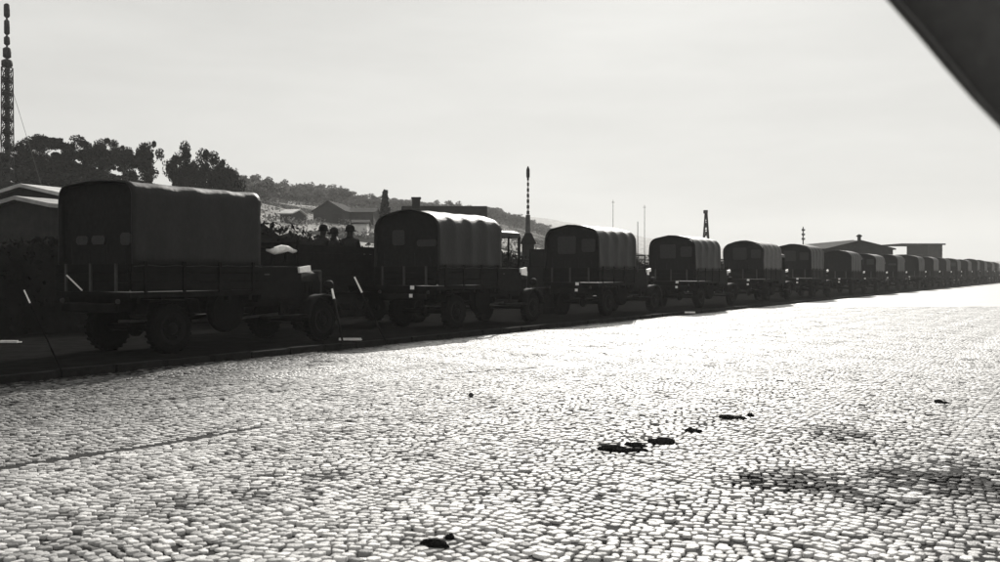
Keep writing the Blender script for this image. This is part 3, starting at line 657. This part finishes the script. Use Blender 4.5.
# hedge behind the row
def leaves(n, cfn, size, seed):
    g_ = np.random.default_rng(seed); C = cfn(n, g_); n = len(C)
    a = g_.normal(size=(n, 3)); a /= np.linalg.norm(a, axis=1)[:, None]; b_ = np.cross(a, g_.normal(size=(n, 3))); b_ /= np.linalg.norm(b_, axis=1)[:, None]
    s = size * g_.uniform(.6, 1.4, (n, 1)); e1, e2 = a * s, b_ * s * .62
    V = np.stack([C - e1, C + e2 * .9, C + e1, C - e2 * .9], 1).reshape(-1, 3); F = np.arange(4 * n).reshape(-1, 4); return V, F
def hedge_top(t): return 2.25 + .3 * np.sin(t * .9) * np.sin(t * .37 + 1) + .35 * (1 - sstep(2, 20, t)) + .9 * np.exp(-((t - 23.2) / 2.2) ** 2)
def hedge_c(n, g_):
    t = -10 + 180 * g_.random(n) ** 1.6; d = 22.6 + g_.normal(0, .42, n); z = .02 + hedge_top(t) * g_.random(n) ** .75
    return np.stack([-NV.x * d + RV.x * t, -NV.y * d + RV.y * t, z], -1)
V, F = leaves(80000, hedge_c, .085, 5)
b = MB(); ts = np.arange(-12, 171, .6); K = 9; vv = []
for t in ts:
    hh = float(hedge_top(t)) * .97
    for j in range(K):
        a = math.pi * j / (K - 1); w2 = .55 + .14 * noise.noise((t, a, 2)); q = P(t, 22.6 + w2 * math.cos(a), -.05 + hh * (math.sin(a) ** .45 if 0 < j < K-1 else 0) * (1 + .12 * noise.noise((t * 1.3, a * 2, 5)))); vv.append(tuple(q))
Fc = np.array([(i*K+j, i*K+j+1, (i+1)*K+j+1, (i+1)*K+j) for i in range(len(ts)-1) for j in range(K-1)]) + len(V)
o = bpy.data.objects.new('hedge', np_mesh('hedge', np.concatenate([V, np.array(vv)]), np.concatenate([F, Fc]), None, M['hedge'])); COL.objects.link(o)
tag(o, 'long dark hedge running behind the row of lorries', 'hedge', kind='stuff')
# scrub on the slopes
def scrub_left(n, g_):
    px = g_.uniform(-80, 225, n); Yv = g_.uniform(48, 106, n); x = (px - 500) / 1000 * Yv
    return np.stack([x, Yv, hgt(x, Yv) + g_.random(n) * .9], -1)
def scrub_c(n, g_):
    px = g_.uniform(235, 600, n); Yv = 62 + 210 * g_.random(n); x = (px - 500) / 1000 * Yv
    cl = np.sin(x * .35 + np.sin(Yv * .2) * 2) * np.sin(Yv * .28 + np.sin(x * .13) * 2)
    rows = np.abs(((Yv + .5 * x) / 17.0) % 1 - .5) < .05
    kp = (cl > .45) | rows; x, Yv = x[kp], Yv[kp]
    return np.stack([x, Yv, hgt(x, Yv) + g_.random(len(x)) * .8], -1)
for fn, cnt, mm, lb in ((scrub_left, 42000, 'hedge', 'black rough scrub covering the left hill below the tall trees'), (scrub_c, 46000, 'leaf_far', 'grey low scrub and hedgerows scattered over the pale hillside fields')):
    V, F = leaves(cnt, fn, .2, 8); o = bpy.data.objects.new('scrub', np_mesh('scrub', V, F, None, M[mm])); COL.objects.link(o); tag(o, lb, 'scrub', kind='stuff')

# ------------------------------------------------------------------ trees
def tree_mesh(seed, h, w_, nleaf, leaf, clumps=26, trunk_h=.38, holes=True):
    rd = random.Random(seed); b = MB(); tips = []
    def grow(p, dirv, r_, ln, lev):
        pts = [p]; q = p
        for i in range(3):
            dirv = (dirv + Vector((rd.uniform(-.16, .16), rd.uniform(-.16, .16), rd.uniform(-.02, .12)))).normalized(); q = q + dirv * ln / 3; pts.append(q)
        b.tube(pts, [r_, r_ * .85, r_ * .7, r_ * .5], 6 if lev < 2 else 4)
        if lev >= 3: tips.append(q); return
        for k in range(rd.choice((2, 3, 3)) + (lev == 0)):
            a = rd.uniform(0, 2 * math.pi); el = rd.uniform(.25, .95)
            nd = (Vector((math.cos(a) * w_ / h * 1.15, math.sin(a) * w_ / h * 1.15, el))).normalized(); grow(q if k else pts[2], nd, r_ * .55, ln * rd.uniform(.6, .85), lev + 1)
    grow(Vector((0, 0, -.6)), Vector((rd.uniform(-.1, .1), 0, 1)), h * .03, h * trunk_h + .6, 0)
    zs = max(p.z for p in tips); xm = max(max(abs(p.x), abs(p.y)) for p in tips)
    sx = (w_ / 2 * .88) / xm; sz = (h * .93) / zs
    b.v = [(x * sx * .92, y * sx * .92, z * sz * .74 if z > 0 else z) for x, y, z in b.v]; tips = [Vector((p.x * sx, p.y * sx, p.z * sz)) for p in tips]
    g_ = np.random.default_rng(seed); T = np.array([tuple(p) for p in tips]); ne = int(clumps)
    u = g_.normal(size=(ne, 3)); u /= np.linalg.norm(u, axis=1)[:, None]; u *= g_.uniform(.45, .9, (ne, 1))
    ex = np.stack([u[:, 0] * w_ * .47, u[:, 1] * w_ * .47, h * .50 + u[:, 2] * h * .50], -1); T = np.concatenate([T * np.array([1, 1, .8]), ex])
    wts = g_.uniform(.3, 1.5, len(T)); wts /= wts.sum(); rad = g_.uniform(.35, 1.3, len(T)) * h * .115
    def cf(n, g2):
        i = g2.choice(len(T), n, p=wts); v = g2.normal(size=(n, 3)); v /= np.linalg.norm(v, axis=1)[:, None]; v *= (g2.random((n, 1)) ** .45) * rad[i][:, None]; v[:, 2] *= .85
        return T[i] + v
    V, F = leaves(nleaf, cf, leaf, seed)
    return b.mesh('trunk', M['bark'], True), V, F
def tree(name, protos, p, rz, sc_, label, group, mats=('leaf',)):
    tm, cm = protos; r = empty(name, p, rz); r.scale = sc_; tag(r, label, 'tree', group)
    for nm, me_ in (('trunk', tm), ('crown', cm)):
        o = bpy.data.objects.new(nm, me_); COL.objects.link(o); o.parent = r
    return r
near_protos = []
for s_, (h, w_, nl) in enumerate([(8.0, 7.5, 9000), (8.0, 8.5, 17000), (8.0, 7.0, 12000), (8.0, 9.0, 14000)]):
    tm, V, F = tree_mesh(20 + s_, h, w_, nl, .15, trunk_h=.25, clumps=(14, 50, 30, 34)[s_]); near_protos.append((tm, np_mesh('crown', V, F, None, M['leaf'])))
def gz(x, y): return float(hgt(np.array([x]), np.array([y]))[0])
GT = 'tall dark trees on the left hill'
for (px, top, wpx, k, Yd, lb, rz) in [(30, 136, 34, 0, 84, 'open spindly dark tree just right of the lattice mast', 1.0), (50, 128, 44, 2, 90, 'dark tree with a high ragged top, second from the lattice mast', 2.1),
        (82, 133, 62, 1, 86, 'broad dense dark tree in the middle of the left clump', .3), (110, 136, 44, 3, 96, 'dark tree with sky gaps low in its crown, right of the dense one', 4.0), (143, 128, 40, 0, 88, 'dark tree with a tufted top at the right end of the left clump', 5.1),
        (188, 137, 46, 1, 86, 'tall dark rounded tree standing right of the gap in the treeline', .8), (210, 145, 50, 3, 90, 'dark dense tree between the rounded tree and the sloping one', 2.8), (232, 153, 34, 2, 88, 'dark tree whose crown slopes down to the right, last before the hazy wood', 1.6),
        (126, 139, 34, 2, 92, 'dark narrow tree just left of the tufted one', 3.3)]:
    x, y = (px - 500) / 1000 * Yd, Yd; z0 = gz(x, y); topz = H + (272 - top) * Yd / 1000; hh = topz - z0
    dm = [7.5, 8.5, 7.0, 9.0][k]
    tree('broadleaf_tree', near_protos[k], (x, y, z0), rz, (wpx * Yd / 1000 / dm * 1.12, wpx * Yd / 1000 / dm * 1.12, hh / 8.0 * .99), lb, GT)
far_protos = []
for s_ in range(5):
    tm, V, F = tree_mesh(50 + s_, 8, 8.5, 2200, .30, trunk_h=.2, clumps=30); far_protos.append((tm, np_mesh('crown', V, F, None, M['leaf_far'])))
rd = random.Random(3); nfar = 0
LW = 'grey hazy tree of the wood along the hilltop left of centre'
for row, n in ((0, 40), (1, 40), (2, 34), (3, 22)):
    for i in range(n):
        px = 236 + (i + rd.uniform(-.4, .4)) / n * (345, 320, 300, 250)[row]; RRv = float(np.interp(px, RX, RY)); Yd = RRv * (1.0, .95, .88, .80)[row] + rd.uniform(-4, 4)
        x, y = (px - 500) / 1000 * Yd, Yd; z0 = gz(x, y)
        want = float(np.interp(px, [240, 262, 300, 345, 372, 410, 440, 490, 520, 560, 600], [172, 178, 182, 188, 196, 203, 203, 206, 215, 232, 250])) + row * 6.5
        hh = H + (272 - want) * Yd / 1000 - z0 + rd.uniform(-1.6, 1.0)
        if hh < .5: continue
        hh = min(hh, 13)
        hh = max(hh, 4.5); s2 = max(hh / 8, .62) * rd.uniform(1.0, 1.4)
        tree('wood_tree', far_protos[rd.randrange(5)], (x, y, z0), rd.uniform(0, 6), (s2, s2, hh / 8), LW, 'trees of the wood on the hilltop'); nfar += 1
print('wood', nfar)
for (px, top, Yd, lb) in [(385, 192, 100, 'thin dark pointed conifer left of the long dark roof'), (653, 262, 120, 'small dark bush in the gap between two lorries')][:1]:
    x, y = (px - 500) / 1000 * Yd, Yd; z0 = gz(x, y); hh = H + (272 - top) * Yd / 1000 - z0
    r = empty('conifer', (x, y, z0)); tag(r, lb, 'tree'); b = MB(); b.tube([(0, 0, -.3), (0, 0, hh)], [.2, .04], 6); b.build('trunk', M['bark'], r)
    def cf(n, g2):
        u = g2.random(n); a = g2.random(n) * 6.283; rr = (1 - u) * .9 * np.sqrt(g2.random(n)) + .1; return np.stack([rr * np.cos(a), rr * np.sin(a), hh * (.15 + .87 * u)], -1)
    V, F = leaves(900, cf, .22, 3); o = bpy.data.objects.new('crown', np_mesh('crown', V, F, None, M['leaf'])); COL.objects.link(o); o.parent = r

# ------------------------------------------------------------------ buildings
def house(name, label, cat, px0, px1, ridge, eave, Yd, depth, rot=0.0, gable_front=False, roof='slate', wall='wall', chimneys=(), wins=4, pitch_over=.25, zb=None):
    xc = ((px0 + px1) / 2 - 500) / 1000 * Yd; w_ = (px1 - px0) / 1000 * Yd; z0 = gz(xc, Yd) - .4 if zb is None else zb
    zr = H + (272 - ridge) * Yd / 1000 - z0; ze = H + (272 - eave) * Yd / 1000 - z0
    r = empty(name, (xc, Yd + depth / 2, z0), rot); tag(r, label, cat)
    hw_, hd = w_ / 2, depth / 2; ov = pitch_over; b = MB()
    if gable_front:   # ridge runs away from the viewer
        b.prism([(-hw_ + ov, 0), (hw_ - ov, 0), (hw_ - ov, ze - .1), (0, zr - .15), (-hw_ + ov, ze - .1)], -hd + ov, hd - ov, lambda u, v, q: (u, q, v)); b.build('wall', M[wall], r)
        for s in (-1, 1):
            b = MB(); b.prism([(0, zr), (s * hw_, ze), (s * hw_, ze - .14), (0, zr - .14)], -hd, hd, lambda u, v, q: (u, q, v)); b.build('roof', M[roof], r)
    else:
        b.prism([(-hd + ov, 0), (hd - ov, 0), (hd - ov, ze - .1), (0, zr - .15), (-hd + ov, ze - .1)], -hw_ + ov, hw_ - ov, lambda u, v, q: (q, u, v)); b.build('wall', M[wall], r)
        for s in (-1, 1):
            b = MB(); b.prism([(0, zr), (s * hd, ze), (s * hd, ze - .14), (0, zr - .14)], -hw_, hw_, lambda u, v, q: (q, u, v)); b.build('roof', M[roof], r)
    for i in range(wins):
        xw = -hw_ + (i + .5) * w_ / wins; b = MB(); ww = min(1.1, w_ / wins * .45)
        b.box((xw, -hd + ov - .02, ze * .5), (ww + .12, .06, 1.1)); wn = b.build('window', M['slate'], r)
        b = MB(); b.box((xw - ww / 4 - .01, -hd + ov - .06, ze * .5), (ww / 2 - .06, .03, .96)); b.box((xw + ww / 4 + .01, -hd + ov - .06, ze * .5), (ww / 2 - .06, .03, .96)); b.build('pane', M['dark'], wn)
    for (cx, ch, cw) in chimneys:
        b = MB(); b.box((cx * hw_, 0, zr + ch / 2 - .3), (cw, cw * .8, ch + .6)); b.box((cx * hw_, 0, zr + ch), (cw * 1.2, cw, .15)); b.build('chimney', M['slate'], r)
    return r, w_, zr, ze, hd
house('long_building', 'long dark slate-roofed building with a chimney behind the second lorry', 'building', 400, 487, 205, 219, 78, 2.8, 0, wins=9, chimneys=((-.66, .62, .62),))
house('cottage', 'low dark gabled house on the hillside left of the second lorry', 'house', 314, 349, 200.5, 211, 138, 8, -.12, gable_front=True, wins=2)
house('side_wing', 'low dark long-roofed outbuilding joined to the hillside house on its right', 'outbuilding', 347, 376, 207, 212, 141, 6, -.05, wins=4)
house('white_shed', 'small white-walled shed below the hillside house, seen past the rightmost man', 'shed', 350, 368, 219, 222.5, 118, 4, .05, roof='slate', wall='lime', wins=0)
house('field_barn', 'small pale-roofed field barn on the slope just right of the nearest lorry', 'barn', 281, 297, 208, 213, 120, 5, -.2, roof='tin', wins=0)
house('left_shed', 'long low shed with pale metal roof at the far left behind the row', 'shed', -22, 160, 186, 197, 41, 4.6, 1.16, roof='tin', wins=5, zb=.0)
house('lower_shed', 'lower lean-to shed with duller pale roof in front of the far left shed', 'shed', -22, 156, 198.5, 207, 36.5, 3.4, 1.16, roof='tar', wins=0, zb=.0)
r, w_, zr, ze, hd = house('gabled_shed', 'wide low-gabled dark shed with a ridge vent behind the far lorries', 'shed', 826, 896, 240, 248.5, 112, 30, 0.0, gable_front=True, wall='wall', wins=6, zb=-.5)
b = MB(); b.lathe([(.2, -.2), (.2, .35), (.32, .4), (.32, .5), (.1, .65)], (0, -hd + .6, zr), 'Z', 10); b.build('ridge_vent', M['slate'], r)
b = MB(); b.prism([(w_ * .02, zr + .1), (w_ * .52, ze + .08), (w_ * .52, ze + .02), (w_ * .02, zr + .02)], -hd + 3, hd, lambda u, v, q: (u, q, v)); b.build('roof_sheet', M['tin'], r)  # pale sheet added: sunlight on the right slope put into its colour
# flat-roofed block
fx0, fx1, Yd = 902, 944, 170
r = empty('flat_block', (((fx0 + fx1) / 2 - 500) / 1000 * Yd, Yd + 5, 0)); tag(r, 'hazy flat-roofed block with an overhanging roof slab near the right edge', 'building')
w_ = (fx1 - fx0) / 1000 * Yd; zt = H + 27 * Yd / 1000
b = MB(); b.box((w_ * .32, 0, zt / 2), (w_ * .34, 9, zt)); b.build('tower', M['wall'], r)
b = MB(); b.box((-w_ * .17, 0, zt / 2 - .8), (w_ * .62, 9, zt - 1.6)); b.build('wall', M['wall'], r)
b = MB(); b.box((0, 0, zt + .13), (w_ * 1.05, 10.4, .25)); b.build('roof_slab', M['slate'], r)
for i in range(5):
    b = MB(); b.box((-w_ * .42 + i * w_ * .12, -4.53, zt - 2.6), (.5, .05, 1.0)); b.build('window', M['dark'], r)

# ------------------------------------------------------------------ masts and poles
def lattice(name, p, h, w0, w1, label, cat, brace=None, r_=.03, n=None):
    r = empty(name, p); tag(r, label, cat); n = n or int(h / (w0 * 1.3)); L4 = [(-1, -1), (1, -1), (1, 1), (-1, 1)]
    for (a, c) in L4:
        b = MB(); b.tube([(a * w0 / 2, c * w0 / 2, 0), (a * w1 / 2, c * w1 / 2, h)], r_, 5); b.build('leg', M['steel'], r)
    b = MB()
    for i in range(n):
        u0, u1 = i / n, (i + 1) / n; a0 = (w0 + (w1 - w0) * u0) / 2; a1 = (w0 + (w1 - w0) * u1) / 2
        for k in range(4):
            p0, p1 = L4[k], L4[(k + 1) % 4]
            b.tube([(p0[0]*a0, p0[1]*a0, u0*h), (p1[0]*a1, p1[1]*a1, u1*h)], r_ * .7, 4, False); b.tube([(p1[0]*a0, p1[1]*a0, u0*h), (p0[0]*a1, p0[1]*a1, u1*h)], r_ * .7, 4, False)
            b.tube([(p0[0]*a1, p0[1]*a1, u1*h), (p1[0]*a1, p1[1]*a1, u1*h)], r_ * .7, 4, False)
    o = b.build('lattice_bracing', M['steel'], r); tag(o, kind='stuff'); return r
Yd = 60; tx = (8 - 500) / 1000 * Yd; tz = gz(tx, Yd); topz = H + (272 - 68) * Yd / 1000
r = lattice('lattice_mast', (tx, Yd, tz), topz - tz, .56, .46, 'tall dark lattice mast with stacked drum sections at the far left edge', 'mast', r_=.035)
hh = topz - tz
for (y0, y1, w_) in ((68, 60, .62), (59, 48, .46), (46, 37, .34), (35.5, 20.5, .32), (18.5, 4.5, .34)):
    z0 = H + (272 - y0) * Yd / 1000 - tz; z1 = H + (272 - y1) * Yd / 1000 - tz
    b = MB(); k = w_ / 2; b.lathe([(k * .5, z0), (k, z0 + .08), (k * 1.02, (z0 + z1) / 2), (k, z1 - .08), (k * .5, z1)], (0, 0, 0), 'Z', 12); b.build('drum_section', M['steel'], r, True)
z1 = H + (272 - 4.5) * Yd / 1000 - tz
b = MB(); b.tube([(0, 0, 0), (0, 0, hh * .99)], .13, 6); b.tube([(0, 0, hh), (0, 0, z1)], .06, 6); b.build('core_pole', M['steel'], r)
b = MB()
for i in range(9): zq = hh * (.30 + i * .078); b.box((0, 0, zq), (.42, .42, .34), bev=.06)
split_build(b, 'gusset_plate', M['steel'], r)
for (ax, ay) in ((-1.3, 1.0), (1.3, 1.0), (0.2, -1.4)):
    b = MB(); b.tube([(0, 0, hh * .97), (ax * 1.6, ay * 2, -.2)], .012, 4); b.build('guy_wire', M['steel'], r)
# thin striped mast
p = far(528, 290, 58); p.z = .06; topz = H + (272 - 171) * .058
r = empty('striped_mast', p); tag(r, 'thin dark mast with a banded upper half rising between second and third lorries', 'mast')
zj = H + (272 - 216) * .058
b = MB(); b.tube([(0, 0, 0), (0, 0, zj)], [.24, .13], 8); b.build('lower_pole', M['steel'], r, True)
b = MB(); b.tube([(0, 0, zj), (0, 0, topz)], [.07, .04], 6); b.build('upper_pole', M['white'], r)
for i in range(8):
    u0 = (i + .12) / 8; u1 = (i + .72) / 8; b = MB(); b.tube([(0, 0, zj + (topz - zj) * u0), (0, 0, zj + (topz - zj) * u1)], .085 - .004 * i, 8); b.build('dark_band', M['steel'], r)
b = MB(); b.lathe([(.05, 0), (.1, .1), (.1, .5), (.03, .7)], (0, 0, topz - .5), 'Z', 8); b.build('finial', M['steel'], r)
b = MB(); b.box((0, 0, .9), (.5, .5, 1.8)); b.box((0, 0, 2.2), (.34, .34, .9)); b.build('pole_base', M['steel'], r)
hs = empty('kiosk', far(528, 290, 52).xy.to_3d() + Vector((0, 0, .06))); tag(hs, 'small dark kiosk at the foot of the striped mast', 'kiosk')
b = MB(); b.box((0, 0, 1.5), (.62, .8, 3.0)); b.build('wall', M['wall'], hs); b = MB(); b.prism([(-.42, 3.0), (.42, 3.0), (.16, 3.55), (-.16, 3.55)], -.5, .5, lambda u, v, q: (u, q, v)); b.build('roof', M['slate'], hs)
b = MB(); b.box((0, -.42, 1.1), (.4, .04, 1.9)); b.build('door', M['dark'], hs)
# derrick
p = far(706, 290, 92); p.z = 0; hh = H + (272 - 213) * .092
r = lattice('derrick', p, hh, 1.0, .16, 'dark tapering lattice derrick rising above the fourth lorry', 'derrick', r_=.05, n=9)
b = MB(); b.box((-.05, 0, hh + .1), (.36, .3, .3)); b.build('head_block', M['steel'], r)
b = MB(); b.tube([(.42, 0, 0), (0, 0, hh)], .04, 5); b.build('stay', M['steel'], r)
# pole with insulators
p = far(803, 290, 95); p.z = 0; hh = H + (272 - 227) * .095
r = empty('telegraph_pole', p); tag(r, 'telegraph pole with three stacked insulator arms above the sixth lorry', 'pole')
b = MB(); b.tube([(0, 0, 0), (0, 0, hh)], [.09, .05], 8); b.build('shaft', M['bark'], r)
for k in range(3):
    b = MB(); zq = hh - .35 - k * .42; b.box((0, -.06, zq), (.30, .06, .07)); 
    for s in (-1, 1): b.lathe([(.02, 0), (.055, .04), (.055, .12), (.02, .16)], (s * .11, -.06, zq), 'Z', 8)
    b.build('insulator_arm', M['steel'], r)
for (px, y0, Yd, lb) in ((613, 200, 330, 'fainter left pole of two far off in the haze above the third lorry'), (644.5, 205, 330, 'right pole of two far off in the haze, just right of the third lorry')):
    p = far(px, 290, Yd); p.z = gz(p.x, p.y) - .2; hh = H + (272 - y0) * Yd / 1000 - p.z
    r = empty('far_pole', p); tag(r, lb, 'pole', 'two far poles in the haze'); b = MB(); b.tube([(0, 0, 0), (0, 0, hh)], [.13, .09], 6); b.build('shaft', M['steel'], r)
    b = MB(); b.box((0, 0, hh - .8), (1.1, .12, .12)); b.build('crossarm', M['steel'], r)

# ------------------------------------------------------------------ canvas hood edge close above the camera, upper right
dd = 1.15
def hp(px, py, k=1.0): v_ = far(px, py, dd * k); return v_
E_pts = [hp(806, -112), hp(850, -54), hp(892, -3), hp(922, 30), hp(950, 64), hp(977, 97), hp(1004, 128), hp(1040, 183), hp(1080, 238)]
hood = empty('canvas_hood', E_pts[4]); tag(hood, 'dark canvas hood edge hanging across the upper right corner, close by', 'canvas hood')
o3 = E_pts[4]; nu = 14; vv = []
for lay in (0, 1):
    for i, e in enumerate(E_pts):
        for j in range(nu):
            u = j / (nu - 1); q = e + Vector((.62, -.30, .42)) * u * 1.15 + Vector((0, 0, -.05)) * math.sin(math.pi * u) + Vector((0, .012, 0)) * math.sin(u * 14 + i * .5) + Vector((0, .009, 0)) * lay
            vv.append(q - o3)
b = MB(); n1 = len(E_pts); o_ = n1 * nu; f = []
for i in range(n1 - 1):
    for j in range(nu - 1): a = i*nu+j; f += [(a, a+1, a+nu+1, a+nu), (o_+a, o_+a+nu, o_+a+nu+1, o_+a+1)]
for i in range(n1 - 1): f += [(i*nu, (i+1)*nu, o_+(i+1)*nu, o_+i*nu), (i*nu+nu-1, o_+i*nu+nu-1, o_+(i+1)*nu+nu-1, (i+1)*nu+nu-1)]
for j in range(nu - 1): f += [(j, o_+j, o_+j+1, j+1), ((n1-1)*nu+j, (n1-1)*nu+j+1, o_+(n1-1)*nu+j+1, o_+(n1-1)*nu+j)]
b.add(vv, f); b.build('canvas_sheet', M['awning'], hood, True)
b = MB(); b.tube([e - o3 + Vector((.001, .004, .001)) for e in E_pts], .003, 8); b.build('hem', M['awning'], hood, True)
b = MB(); b.tube([E_pts[0] - o3 + Vector((.66, -.30, .42)), E_pts[-1] - o3 + Vector((.66, -.30, .42))], .02, 8); b.build('support_bow', M['steel'], hood, True)

# ------------------------------------------------------------------ haze
b = MB(); b.box((0, 0, 24), (1960, 1960, 52))
hz = bpy.data.materials.new('haze'); hz.use_nodes = True; n = hz.node_tree; n.nodes.clear()
pv = n.nodes.new('ShaderNodeVolumePrincipled'); pv.inputs['Color'].default_value = (.93, .93, .91, 1); pv.inputs['Density'].default_value = 0.00033; pv.inputs['Anisotropy'].default_value = 0.2
ou = n.nodes.new('ShaderNodeOutputMaterial'); n.links.new(pv.outputs[0], ou.inputs['Volume'])
tag(b.build('haze', hz), kind='stuff')
